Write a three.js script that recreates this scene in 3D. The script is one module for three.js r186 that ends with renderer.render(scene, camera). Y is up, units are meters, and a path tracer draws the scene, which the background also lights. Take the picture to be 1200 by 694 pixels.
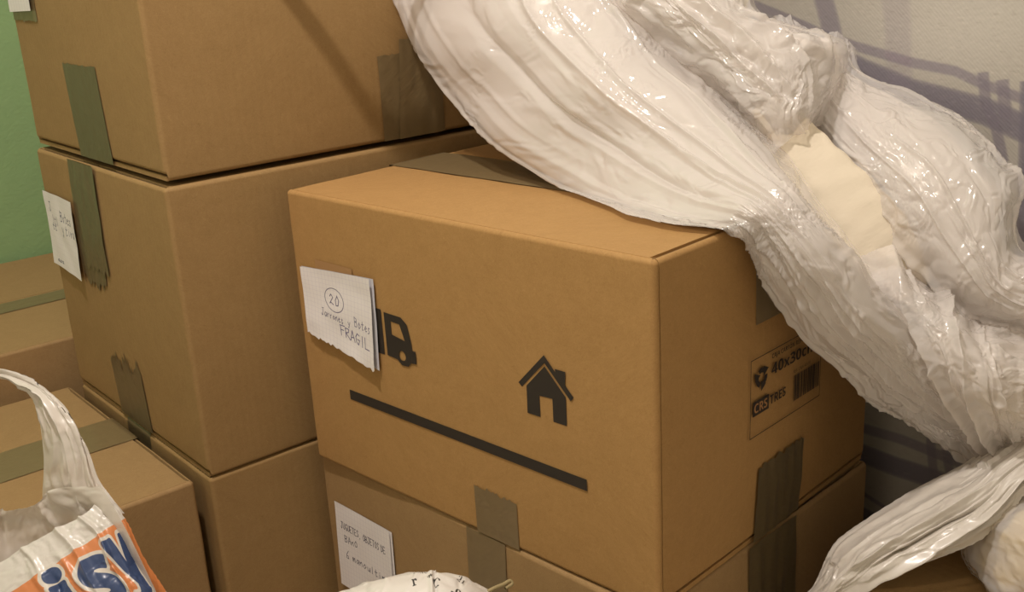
import * as THREE from 'three';
import { RoundedBoxGeometry } from 'three/addons/geometries/RoundedBoxGeometry.js';
import { mergeGeometries, mergeVertices } from 'three/addons/utils/BufferGeometryUtils.js';
import { createNoise2D, createNoise3D } from 'simplex-noise';

// ---------------------------------------------------------------- camera, light, exposure
// Axes: the left stack of boxes stands square to the room, +X runs along its lit faces towards the mattress, +Z towards the viewer. Floor at y = 0.
const scene = new THREE.Scene();
scene.background = new THREE.Color(0x0b0a09);
const camera = new THREE.PerspectiveCamera(30.707, 1200 / 694, 0.02, 30);
const EYE = new THREE.Vector3(0, 0.7225, 0);
const FWD = new THREE.Vector3(0.6017, -0.3097, -0.7363).normalize();
const UP = new THREE.Vector3(0.240, 0.949, -0.203).normalize();
camera.position.copy(EYE);
camera.up.copy(UP);
camera.lookAt(EYE.clone().add(FWD));
scene.add(camera);
const renderer = new THREE.WebGLRenderer({ antialias: true });
renderer.toneMapping = THREE.LinearToneMapping;
renderer.toneMappingExposure = 1.0;
renderer.shadowMap.enabled = true;
const LAMP = new THREE.Vector3(0.04, 1.64, -0.52);
const lamp = new THREE.PointLight(new THREE.Color(1.0, 0.90, 0.83), 3.7, 0, 2);
lamp.position.copy(LAMP);
lamp.castShadow = true;
lamp.shadow.radius = 1.6;
lamp.shadow.mapSize.set(2048, 2048);
scene.add(lamp);

// ---------------------------------------------------------------- helpers
function rng(seed) { let a = seed >>> 0; return () => { a = (a + 0x6d2b79f5) | 0; let t = Math.imul(a ^ (a >>> 15), 1 | a); t = (t + Math.imul(t ^ (t >>> 7), 61 | t)) ^ t; return ((t ^ (t >>> 14)) >>> 0) / 4294967296; }; }
const n2 = createNoise2D(rng(11)), n3 = createNoise3D(rng(12));
const V = (x, y, z) => new THREE.Vector3(x, y, z);
const lerp = (a, b, t) => a + (b - a) * t;
const sstep = (a, b, x) => { const t = Math.min(1, Math.max(0, (x - a) / (b - a))); return t * t * (3 - 2 * t); };
const RIGHT = FWD.clone().cross(UP).normalize(), UPO = RIGHT.clone().cross(FWD).normalize();
const FPX = 1263.8;
// a measured point of the photograph (in its 1200 x 694 frame) at a distance along the optical axis, as a point of the room
function at(px, py, d) {
  return EYE.clone().addScaledVector(FWD, d).addScaledVector(RIGHT, (px - 600) / FPX * d).addScaledVector(UPO, -(py - 347) / FPX * d);
}
const used = new Map();
function numbered(name) { const n = used.get(name) || 0; used.set(name, n + 1); return n ? `${name}_${String(n).padStart(3, '0')}` : name; }
function shadowed(o) { o.castShadow = o.receiveShadow = true; return o; }
function tag(o, label, category, group) { o.userData.label = label; o.userData.category = category; if (group) o.userData.group = group; return o; }
function thing(name, label, category, pos, turn = 0, group) {
  const o = new THREE.Group(); o.name = numbered(name); o.position.copy(pos); o.rotation.y = turn;
  tag(o, label, category, group); scene.add(o); return o;
}
function part(name, geometry, material, parent, label) {
  const m = shadowed(new THREE.Mesh(geometry, material)); m.name = name;
  if (label) m.userData.label = label;
  parent.add(m); return m;
}
function struct(name, geometry, material, parent = scene) {
  const m = shadowed(new THREE.Mesh(geometry, material)); m.name = name;
  if (parent === scene) m.userData.kind = 'structure';
  parent.add(m); return m;
}
// grid of (nu+1) x (nv+1) points from f(u, v) -> Vector3, uv from g
function gridGeo(nu, nv, f, g = (u, v) => [u, v], flip = false) {
  const pos = [], uv = [], idx = [];
  for (let j = 0; j <= nv; j++) for (let i = 0; i <= nu; i++) {
    const p = f(i / nu, j / nv); pos.push(p.x, p.y, p.z); uv.push(...g(i / nu, j / nv, p));
  }
  for (let j = 0; j < nv; j++) for (let i = 0; i < nu; i++) {
    const a = j * (nu + 1) + i, b = a + 1, c = a + nu + 1, d = c + 1;
    if (flip) idx.push(a, c, b, b, c, d); else idx.push(a, b, c, b, d, c);
  }
  const geo = new THREE.BufferGeometry();
  geo.setAttribute('position', new THREE.Float32BufferAttribute(pos, 3));
  geo.setAttribute('uv', new THREE.Float32BufferAttribute(uv, 2));
  geo.setIndex(idx); geo.computeVertexNormals();
  return geo;
}

// ---------------------------------------------------------------- textures
function dataTex(size, f, srgb = true) {
  const d = new Uint8Array(size * size * 4);
  for (let y = 0; y < size; y++) for (let x = 0; x < size; x++) {
    const c = f(x / size, y / size, x, y), k = (y * size + x) * 4;
    d[k] = c[0]; d[k + 1] = c[1]; d[k + 2] = c[2]; d[k + 3] = 255;
  }
  const t = new THREE.DataTexture(d, size, size);
  t.wrapS = t.wrapT = THREE.RepeatWrapping; t.magFilter = THREE.LinearFilter; t.minFilter = THREE.LinearMipmapLinearFilter; t.generateMipmaps = true;
  if (srgb) t.colorSpace = THREE.SRGBColorSpace;
  t.needsUpdate = true; return t;
}
// noise that repeats over the unit square
function tiled(u, v, f, s) { const a = u * Math.PI * 2, b = v * Math.PI * 2; return n3(Math.cos(a) * f + s, Math.sin(a) * f + Math.cos(b) * f * 1.3, Math.sin(b) * f * 1.3 + s * 0.7); }
const R1 = rng(5);
const speck = new Float32Array(512 * 512);
for (let i = 0; i < 2600; i++) {           // short paper fibres, lighter and darker
  let x = R1() * 512, y = R1() * 512; const a = R1() * 6.3, l = 2 + R1() * 7, s = (R1() < 0.45 ? 1 : -1) * (4 + R1() * 9);
  for (let k = 0; k < l; k++) { speck[(((y | 0) + 512) % 512) * 512 + (((x | 0) + 512) % 512)] += s; x += Math.cos(a); y += Math.sin(a); }
}
function kraftTex(r, g, b) {
  return dataTex(512, (u, v, x, y) => {
    const n = tiled(u, v, 1.6, 3) * 1.8 + tiled(u, v, 5, 9) * 1.8 + tiled(u, v, 18, 21) * 3 + speck[y * 512 + x] * 0.55 + (R1() - 0.5) * 7;
    return [r + n, g + n * 0.95, b + n * 0.8].map((c) => Math.max(0, Math.min(255, c)));
  });
}
const kraftBump = dataTex(512, (u, v, x, y) => {  // upright flutes showing through the liner, with fine tooth
  const flute = Math.sin(u * Math.PI * 2 * 34 + tiled(u, v, 2, 4) * 0.8) * 34 + Math.sin(v * Math.PI * 2 * 48) * 9;
  const n = 128 + flute + tiled(u, v, 3, 31) * 28 + tiled(u, v, 14, 17) * 14 + speck[y * 512 + x] * 0.8;
  return [n, n, n];
}, false);
for (const t of [kraftBump]) t.repeat.set(4, 4);
function cardboard(r, g, b) {
  const map = kraftTex(r, g, b); map.repeat.set(4, 4);      // one tile covers 25 cm
  return new THREE.MeshStandardMaterial({ map, roughness: 0.78, bumpMap: kraftBump, bumpScale: 0.00022, side: THREE.DoubleSide });
}
const M = {};
M.kraft = cardboard(154, 123, 77);
M.kraftFresh = cardboard(169, 130, 77);
M.kraftOld = cardboard(156, 125, 82);
M.core = new THREE.MeshStandardMaterial({ color: 0xc49a6a, roughness: 0.9 });
const tapeBump = dataTex(256, (u, v) => { const n = 128 + tiled(u, v, 1.2, 2) * 60 + tiled(u, v, 4, 6) * 30; return [n, n, n]; }, false);
tapeBump.repeat.set(6, 6);
M.tape = new THREE.MeshPhysicalMaterial({ color: 0x7a6848, roughness: 0.42, clearcoat: 0.35, clearcoatRoughness: 0.3, bumpMap: tapeBump, bumpScale: 0.0006, side: THREE.DoubleSide });
M.tapeDark = new THREE.MeshPhysicalMaterial({ color: 0x63553b, roughness: 0.42, clearcoat: 0.35, clearcoatRoughness: 0.3, bumpMap: tapeBump, bumpScale: 0.0006, side: THREE.DoubleSide });
M.tapeGrey = new THREE.MeshPhysicalMaterial({ color: 0x7c6a4c, roughness: 0.4, clearcoat: 0.35, clearcoatRoughness: 0.3, bumpMap: tapeBump, bumpScale: 0.0006, side: THREE.DoubleSide });
M.ink = new THREE.MeshStandardMaterial({ color: 0x2c241c, roughness: 0.7, side: THREE.DoubleSide });

function canvasTex(w, h, draw) {
  const c = document.createElement('canvas'); c.width = w; c.height = h;
  const g = c.getContext('2d'); draw(g, w, h);
  const t = new THREE.CanvasTexture(c); t.colorSpace = THREE.SRGBColorSpace; t.anisotropy = 8; return t;
}
// handwriting: polylines in a unit box per letter, jittered
const HAND = {
  A: [[0, 1, .5, 0, 1, 1], [.2, .65, .8, .6]], B: [[0, 0, 0, 1], [0, .05, .8, .1, .7, .45, 0, .48, .9, .6, .8, .95, 0, 1]], D: [[0, 0, .1, 1], [0, 0, .9, .3, .85, .8, .1, 1]], E: [[.9, .02, 0, 0, 0, 1, .95, .96], [0, .5, .7, .47]], F: [[0, 0, .05, 1], [-.2, .02, 1, 0], [0, .5, .7, .47]],
  G: [[.95, .15, .5, 0, .05, .4, .2, .9, .7, 1, .95, .6, .5, .58]], I: [[.5, 0, .5, 1]], J: [[.2, 0, 1, 0], [.7, 0, .6, .9, .2, 1, 0, .75]], L: [[.1, 0, 0, 1, 1.1, .98]], N: [[0, 1, .05, 0, .9, 1, .95, 0]], O: [[.5, 0, .05, .4, .3, .95, .85, .8, .95, .3, .5, 0]], R: [[0, 1, 0, 0, .8, .1, .7, .45, 0, .52, .95, 1]], S: [[.9, .1, .4, 0, .1, .25, .8, .65, .6, .98, 0, .9]], T: [[0, 0, 1, 0], [.5, 0, .45, 1]], U: [[0, 0, .1, .85, .5, 1, .9, .8, .95, 0]],
  a: [[.9, .45, .4, .4, .1, .75, .4, 1, .85, .7, .9, .42, .95, 1]], e: [[.1, .72, .8, .6, .5, .4, .1, .7, .45, 1, .95, .88]], i: [[.5, .45, .5, 1], [.5, .2, .52, .24]], l: [[.5, 0, .45, 1]], m: [[0, 1, .05, .45, .05, .6, .3, .42, .42, 1, .45, .6, .75, .42, .9, 1]], n: [[.05, 1, .1, .45, .15, .65, .6, .42, .85, 1]], o: [[.5, .42, .1, .7, .45, 1, .9, .72, .5, .42]], r: [[.1, .45, .2, 1, .25, .65, .8, .45]], s: [[.8, .5, .3, .45, .3, .68, .75, .8, .5, 1, .1, .95]], t: [[.4, .1, .45, 1, .8, .95], [.1, .42, .9, .38]], u: [[.05, .45, .15, .95, .6, .95, .85, .45, .95, 1]], y: [[.05, .45, .4, .9], [.95, .42, .3, 1.4, 0, 1.3]],
  0: [[.5, 0, .1, .4, .3, .95, .8, .9, .95, .35, .5, 0]], 2: [[.05, .25, .4, 0, .8, .25, .1, .95, .4, .8, 1, 1]], 6: [[.8, 0, .2, .5, .2, .95, .7, .95, .75, .6, .2, .65]], ',': [[.4, .95, .25, 1.2]],
};
function write(g, text, x, y, cw, ch, seed, slope = 0, gap = 1.25) {
  const R = rng(seed);
  for (const c of text) {
    for (const s of HAND[c] || []) {
      g.beginPath();
      for (let i = 0; i < s.length; i += 2) { const X = x + (s[i] + (R() - .5) * .12) * cw, Y = y + slope * (X) * 0 + (s[i + 1] + (R() - .5) * .1) * ch; i ? g.lineTo(X, Y) : g.moveTo(X, Y); }
      g.stroke();
    }
    x += cw * (c === ' ' ? .9 : gap); y += slope * cw;
  }
}
function paper(g, w, h, cell, line) {
  g.fillStyle = '#e9e4e2'; g.fillRect(0, 0, w, h);
  g.strokeStyle = line; g.lineWidth = 1.2;
  for (let x = cell; x < w; x += cell) { g.beginPath(); g.moveTo(x, 0); g.lineTo(x, h); g.stroke(); }
  for (let y = cell; y < h; y += cell) { g.beginPath(); g.moveTo(0, y); g.lineTo(w, y); g.stroke(); }
  g.lineJoin = g.lineCap = 'round';
}
const noteMat = (map) => new THREE.MeshStandardMaterial({ map, roughness: 0.8, side: THREE.DoubleSide });
M.noteFragile = noteMat(canvasTex(520, 420, (g, w, h) => {
  paper(g, w, h, 26, '#cfc8d2');
  g.strokeStyle = '#5d5872'; g.lineWidth = 4;
  g.beginPath(); g.ellipse(235, 155, 72, 62, 0.2, 0, 6.4); g.stroke();
  g.lineWidth = 5; write(g, '20', 198, 130, 32, 52, 3, 0, 1.35);
  g.strokeStyle = '#67627c'; g.lineWidth = 3.6;
  write(g, 'Jarrones', 130, 222, 17, 42, 4, 0.02); write(g, 'y', 330, 228, 19, 32, 5); write(g, 'Botes', 382, 205, 20, 46, 6, 0.05);
  g.strokeStyle = '#544e78'; g.lineWidth = 4.6; write(g, 'FRAGIL', 270, 278, 30, 54, 8, 0.05, 1.22);
}));
M.noteToys = noteMat(canvasTex(420, 420, (g, w, h) => {
  paper(g, w, h, 22, '#d3ced4');
  g.strokeStyle = '#4c4a58'; g.lineWidth = 3.4;
  write(g, 'JUGUETES,', 38, 88, 14, 32, 13, 0); write(g, 'OBJETOS DE', 208, 92, 14, 32, 14, 0);
  write(g, 'BAnO', 60, 150, 20, 32, 15);
  write(g, '6', 60, 225, 24, 40, 16); write(g, 'mano', 110, 228, 22, 34, 17); write(g, 'ultimo', 225, 230, 22, 34, 18);
}));
M.noteFaint = noteMat(canvasTex(360, 300, (g, w, h) => {
  paper(g, w, h, 20, '#dcd8d8');
  g.strokeStyle = '#6d6c7c'; g.lineWidth = 4;
  write(g, 'J', 50, 40, 20, 36, 20); write(g, 'ItI', 70, 90, 20, 36, 21); write(g, 'Botes', 180, 60, 22, 40, 22); write(g, 'y tira', 180, 110, 22, 36, 23);
  write(g, 'tt', 60, 120, 22, 30, 24); write(g, 'asa', 60, 265, 20, 16, 25);
}));
M.noteBlank = noteMat(canvasTex(128, 128, (g, w, h) => paper(g, w, h, 16, '#d9d5d6')));
M.noteBack = new THREE.MeshStandardMaterial({ color: 0xd2d2d8, roughness: 0.8, side: THREE.DoubleSide });

// ---------------------------------------------------------------- cardboard boxes
// A carton of size x by z, height h, standing on its base centre. seam: the axis along which the two long flaps of lid and bottom meet.
function carton(o, { x, z, h, seam, mat, bulge = {}, wave = 0, gap = 0.0016, seed = 1, lift = 0.0003, rim = 0.0006, endGap = 0.0064, joint = false }) {
  const r = 0.0045, hx = x / 2, hz = z / 2, T = 0.004;
  const R = rng(seed * 77 + 5), ph = R() * 10;
  // the wall, walked once around: points with outward normal and the running length
  const walk = [];
  const side = (ax, az, bx, bz, nx, nz, name) => { const n = 28; for (let i = 0; i <= n; i++) { const t = i / n; walk.push({ x: lerp(ax, bx, t), z: lerp(az, bz, t), nx, nz, name, t }); } };
  const corner = (cx, cz, a0) => { for (let i = 1; i < 6; i++) { const a = a0 + (Math.PI / 2) * i / 6; walk.push({ x: cx + Math.cos(a) * r, z: cz + Math.sin(a) * r, nx: Math.cos(a), nz: Math.sin(a), name: 'c', t: 0 }); } };
  side(-hx + r, -hz, hx - r, -hz, 0, -1, '-z'); corner(hx - r, -hz + r, Math.PI * 1.5);
  side(hx, -hz + r, hx, hz - r, 1, 0, '+x'); corner(hx - r, hz - r, 0);
  const slit = joint ? 0.0013 : 0;                         // the glued joint of the blank leaves a narrow open slit beside this corner
  side(hx - r, hz, -hx + r + slit, hz, 0, 1, '+z');
  if (joint) for (const [a, b] of [[0.00125, 0.0005], [0.0012, 0.003], [0.0003, 0.003], [0.00025, 0.0005], [0.0002, 0]]) walk.push({ x: -hx + r + a, z: hz - b, nx: 0, nz: 1, name: 'c', t: 0 });
  corner(-hx + r, hz - r, Math.PI / 2);
  side(-hx, hz - r, -hx, -hz + r, -1, 0, '-x'); corner(-hx + r, -hz + r, Math.PI);
  walk.push({ ...walk[0] });
  let run = 0; walk.forEach((p, i) => { if (i) run += Math.hypot(p.x - walk[i - 1].x, p.z - walk[i - 1].z); p.s = run; });
  const fold = (p) => (seam === 'x' ? Math.abs(p.nz) : Math.abs(p.nx)) > 0.72;
  const nv = 20, prof = [];
  for (let k = 0; k <= 4; k++) { const a = Math.PI / 2 * (1 - k / 4); prof.push([-1, Math.sin(a), 1 - Math.cos(a)]); }     // bottom roll
  for (let k = 1; k < nv; k++) prof.push([0, k / nv, 0]);
  for (let k = 0; k <= 4; k++) { const a = Math.PI / 2 * (k / 4); prof.push([1, Math.sin(a), 1 - Math.cos(a)]); }
  prof.unshift([-2, 0, 0]); prof.push([2, 0, 0], [3, 0, 0]);
  const rr = 0.0038, pos = [], uv = [], idx = [], nu = walk.length;
  const bulged = (name, t, y) => { const b = bulge[name] || 0; return b ? b * Math.sin(Math.PI * t) * Math.sin(Math.PI * Math.min(1, Math.max(0, y / h))) : 0; };
  for (const [where, a, b] of prof) for (const p of walk) {
    const f = fold(p), top = f ? h - 0.0002 : h - rim, bot = f ? 0.0002 : T + gap * 0.6;
    let y, inset = 0;
    if (where === 0) y = lerp(bot + rr, top - rr, a);
    else if (where === 1) { y = top - rr + rr * a; inset = rr * b; }
    else if (where === -1) { y = bot + rr - rr * a; inset = rr * b; }
    else if (where < 0) { y = bot; inset = 0.02; }
    else { y = f ? top - (where > 2 ? T : 0) : top - 0.011; inset = where > 2 ? 0.02 : 0.0042; }
    const d = bulged(p.name, p.t, y) + n3(p.x * 14 + ph, y * 14, p.z * 14) * 0.00035 - inset;
    pos.push(p.x + p.nx * d, y, p.z + p.nz * d); uv.push(p.s + seed * 0.37, y + seed * 0.21);
  }
  for (let j = 0; j < prof.length - 1; j++) for (let i = 0; i < nu - 1; i++) { const A = j * nu + i, B = A + 1, C = A + nu, D = C + 1; idx.push(A, C, B, B, C, D); }
  const g = new THREE.BufferGeometry();
  g.setAttribute('position', new THREE.Float32BufferAttribute(pos, 3)); g.setAttribute('uv', new THREE.Float32BufferAttribute(uv, 2)); g.setIndex(idx); g.computeVertexNormals();
  part('wall', g, mat, o);
  // short flaps (under the long ones) and long flaps
  const L = seam === 'x' ? x : z, Wd = seam === 'x' ? z : x;        // length along the seam, width across it
  const place = (a, c, y) => (seam === 'x' ? V(a, y, c) : V(c, y, a));
  const slab = (a0, a1, c0, c1, y0, y1, w, up) => {
    const n = 40, m = 8, f = [];
    const yy = (u, v) => w * (n2(u * 5 + ph, v * 3 + c0 * 20) * 0.6 + 0.4 * Math.sin(u * 9 + ph)) * (v > 0 ? 1 : 1);
    const P = (u, v, y) => place(lerp(a0, a1, u), lerp(c0, c1, v), y);
    const edge = (v) => Math.min(1, Math.min(v, 1 - v) * 12);
    const flip = (seam === 'x') !== (c1 > c0);
    const uvf = (u, v) => [lerp(a0, a1, u), lerp(c0, c1, v) + seed * 0.3];
    f.push(gridGeo(n, m, (u, v) => P(u, v, y1 + (up ? yy(u, v) * edge(v) : 0)), uvf, !flip));
    f.push(gridGeo(n, m, (u, v) => P(u, v, y0 + (up ? yy(u, v) * edge(v) : 0)), uvf, flip));
    for (const e of [0, 1]) {
      f.push(gridGeo(n, 1, (u, v) => P(u, e, lerp(y0, y1, v) + (up ? yy(u, e) * edge(e) : 0)), (u, v) => [lerp(a0, a1, u), v * T]));
      f.push(gridGeo(60, 1, (u, v) => P(e, u, lerp(y0, y1, v) + (up ? yy(e, u) * edge(u) : 0)).add(place((v > .5 ? 0 : 1) * wave * Math.sin(u * 200) * (e ? 1 : -1), 0, 0)), (u, v) => [lerp(c0, c1, u), v * T]));
    }
    return mergeGeometries(f);
  };
  for (const e of [1, -1]) {
    part('flap', slab(-L / 2 + endGap, L / 2 - endGap, e * (Wd / 2 - 0.0036), e * 0.0008, h - T, h, lift, true), mat, o);
    part('flap', slab(-L / 2 + 0.0016, L / 2 - 0.0016, e * (Wd / 2 - 0.0036), e * 0.0008, 0, T, 0, false), mat, o);
    const a = e * (L / 2 - 0.012), b = e * (L / 2 - 0.11);
    part('flap', slab(Math.min(a, b), Math.max(a, b), -Wd / 2 + 0.02, Wd / 2 - 0.02, h - 2 * T - 0.004, h - T - 0.004, 0, false), mat, o);
  }
  // a point on a face: along it from its left end as seen from outside, and down from the top edge
  const dims = { x, z, h };
  o.userData.dims = undefined; delete o.userData.dims;
  return {
    dims, bulged,
    face(name, a, down, off = 0) {
      const y = h - down;
      if (name === '-x') { const t = a / z; return V(-hx - bulged('-x', 1 - t, y) - off, y, -hz + a); }
      if (name === '+z') { const t = a / x; return V(-hx + a, y, hz + bulged('+z', 1 - t, y) + off); }
      if (name === '+x') { const t = a / z; return V(hx + bulged('+x', 1 - t, y) + off, y, hz - a); }
      return null;
    },
  };
}
// tape on a side face between two distances along it, from one height to another, with torn ends
function tapeOn(o, box, face, a0, a1, d0, d1, mat, { slant = 0, jag = 0.002, jagEnd = 'bottom', off = 0.0007, seed = 1, over = 0, wr = 0.0003 } = {}) {
  const R = rng(seed * 31), nu = 26, nv = 26, j0 = [], k1 = Array.from({ length: nu + 1 }, () => (R() - 0.5) * jag);
  for (let i = 0; i <= nu; i++) j0.push(0.6 * n2(i * 0.35, seed * 3.1) * jag + k1[i] * 0.5);
  const g = gridGeo(nu, nv, (u, v) => {
    const a = lerp(a0, a1, u) + slant * (v - 0.5); let d = lerp(d0, d1, v);
    if (jagEnd === 'bottom' || jagEnd === 'both') d += j0[Math.round(u * nu)] * Math.max(0, v * 3 - 2);
    if (jagEnd === 'top' || jagEnd === 'both') d += j0[Math.round(u * nu)] * Math.max(0, 1 - v * 3);
    const w = wr * (0.5 + 0.5 * n2(a * 60 + seed, d * 18 - seed));
    return box.face(face, a, d, off + w);
  }, (u, v) => [lerp(a0, a1, u), lerp(d0, d1, v) + seed]);
  return part('tape', g, mat, o);
}
// tape along the lid seam, bent down over both ends
function tapeTop(o, box, seam, width, mat, { down = 0, off = 0.0003, h, shift = 0, seed = 1 }) {
  const { x, z } = box.dims, L = (seam === 'x' ? x : z) / 2, path = [];
  const N = 60;
  if (down) for (let i = 0; i <= 6; i++) path.push([-L - off, h - down + (down - 0.006) * i / 6]);
  path.push([-L - off, h - 0.004], [-L + 0.001, h + off]);
  for (let i = 1; i < N; i++) path.push([-L + 2 * L * i / N, h + off]);
  path.push([L - 0.001, h + off], [L + off, h - 0.004]);
  if (down) for (let i = 0; i <= 6; i++) path.push([L + off, h - 0.006 - (down - 0.006) * i / 6]);
  const m = path.length - 1;
  const g = gridGeo(10, m, (u, v) => {
    const [a, y] = path[Math.round(v * m)], c = (u - 0.5) * width + shift + n2(v * 6, seed) * 0.0006;
    const end = y < h - 0.003 ? box.bulged((seam === 'x' ? (a > 0 ? '+x' : '-x') : (a > 0 ? '+z' : '-z')), 0.5 + c / (seam === 'x' ? z : x), y) : 0;
    const w = 0.0004 * (0.5 + 0.5 * n2(a * 25 + seed, c * 60)); const Y = y + (y > h ? w + 0.0003 : 0);
    const aa = a + Math.sign(a) * end;
    return seam === 'x' ? V(aa, Y, c) : V(c, Y, aa);
  }, (u, v) => [u * width, v * L * 2 + seed]);
  return part('tape', g, mat, o);
}
function noteOn(o, box, face, corners, map, { curl = 0.002, torn = true, seed = 1, label, name = 'note', off = 0.0012 }) {
  // corners: top left, top right, bottom right, bottom left as [along, down]
  const R = rng(seed * 13), nu = 34, jag = Array.from({ length: nu + 1 }, (_, i) => torn ? n2(i * 0.55, seed) * 0.0016 + (R() - 0.5) * 0.0012 : 0);
  const g = gridGeo(nu, 24, (u, v) => {
    const [A, B, C, D] = corners;
    const a = lerp(lerp(A[0], B[0], u), lerp(D[0], C[0], u), v), d = lerp(lerp(A[1], B[1], u), lerp(D[1], C[1], u), v) + jag[Math.round(u * nu)] * Math.max(0, v * 6 - 5);
    return box.face(face, a, d, off + curl * (v * v * 0.6 + 0.6 * Math.pow(u, 4) + 0.15 * n2(u * 2, v * 2 + seed)));
  }, (u, v) => [u, 1 - v]);
  return part(name, g, map, o, label);
}
// flat black print on a face: closed outlines (with holes) given in metres along and down
function printOn(o, box, face, shapes, name, label) {
  const geos = shapes.map(({ out, holes = [] }) => {
    const s = new THREE.Shape(out.map(([a, d]) => new THREE.Vector2(a, -d)));
    for (const hl of holes) s.holes.push(new THREE.Path(hl.map(([a, d]) => new THREE.Vector2(a, -d))));
    const g = new THREE.ShapeGeometry(s, 24), p = g.attributes.position;
    for (let i = 0; i < p.count; i++) { const q = box.face(face, p.getX(i), -p.getY(i), 0.00055); p.setXYZ(i, q.x, q.y, q.z); }
    g.computeVertexNormals(); return g;
  });
  const mm = M.ink; return part(name, mergeGeometries(geos), mm, o, label);
}
const circle = (a, d, r, n = 28) => Array.from({ length: n }, (_, i) => [a + Math.cos(i / n * 6.2832) * r, d + Math.sin(i / n * 6.2832) * r]);

// ---------------------------------------------------------------- the room
const plaster = (hex, s) => {
  const c = new THREE.Color(hex), k = [c.r, c.g, c.b];
  const map = dataTex(256, (u, v) => { const n = 1 + tiled(u, v, 2, s) * 0.02 + tiled(u, v, 9, s + 4) * 0.02; return k.map((q) => Math.min(255, Math.pow(q * n, 1 / 2.2) * 255)); });
  map.repeat.set(1.5, 1.5);
  const bump = dataTex(256, (u, v) => { const n = 128 + tiled(u, v, 8, s) * 40 + tiled(u, v, 24, s + 2) * 40; return [n, n, n]; }, false); bump.repeat.set(6, 6);
  return new THREE.MeshStandardMaterial({ map, roughness: 0.9, bumpMap: bump, bumpScale: 0.0008 });
};
M.green = plaster(0x8fae78, 2); M.white = plaster(0xe6e2dc, 5);
const floorTex = dataTex(256, (u, v) => { const n = tiled(u, v, 1.5, 8) * 10 + Math.sin(v * 60 + tiled(u, v, 2, 3) * 6) * 4; return [206 + n, 196 + n, 180 + n]; });
M.floor = new THREE.MeshStandardMaterial({ map: floorTex, roughness: 0.5 });
const wallBox = (x, y, z, px, py, pz) => { const g = new THREE.BoxGeometry(x, y, z); g.translate(px, py, pz); return g; };
const X0 = -1.3, X1 = 1.1, Z0 = -1.69, Z1 = 1.3, H0 = 2.4;
struct('floor', wallBox(X1 - X0 + 0.4, 0.1, Z1 - Z0 + 0.4, (X0 + X1) / 2, -0.05, (Z0 + Z1) / 2), M.floor);
struct('ceiling', wallBox(X1 - X0 + 0.4, 0.1, Z1 - Z0 + 0.4, (X0 + X1) / 2, H0 + 0.05, (Z0 + Z1) / 2), M.white);
struct('wall_back', wallBox(X1 - X0 + 0.4, H0, 0.1, (X0 + X1) / 2, H0 / 2, Z0 - 0.05), M.green);
struct('wall_front', wallBox(X1 - X0 + 0.4, H0, 0.1, (X0 + X1) / 2, H0 / 2, Z1 + 0.05), M.white);
struct('wall_right', wallBox(0.1, H0, Z1 - Z0, X1 + 0.05, H0 / 2, (Z0 + Z1) / 2), M.white);
struct('wall_left', wallBox(0.1, H0, Z1 - Z0, X0 - 0.05, H0 / 2, (Z0 + Z1) / 2), M.white);

{ // pendant lamp
  const o = thing('ceiling_lamp', 'bare round bulb hanging low on a cord from the ceiling', 'lamp', V(LAMP.x, 0, LAMP.z));
  const globe = new THREE.MeshStandardMaterial({ color: 0xfff4e2, emissive: new THREE.Color(1, 0.90, 0.83), emissiveIntensity: 3, roughness: 0.4 });
  part('bulb', new THREE.SphereGeometry(0.04, 32, 20).translate(0, LAMP.y, 0), globe, o);
  const metal = new THREE.MeshStandardMaterial({ color: 0x33302c, roughness: 0.5, metalness: 0.6 });
  part('socket', new THREE.CylinderGeometry(0.02, 0.025, 0.06, 20).translate(0, LAMP.y + 0.065, 0), metal, o);
  part('cord', new THREE.CylinderGeometry(0.004, 0.004, H0 - LAMP.y - 0.09, 8).translate(0, (H0 + LAMP.y + 0.09) / 2, 0), metal, o);
}

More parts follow.
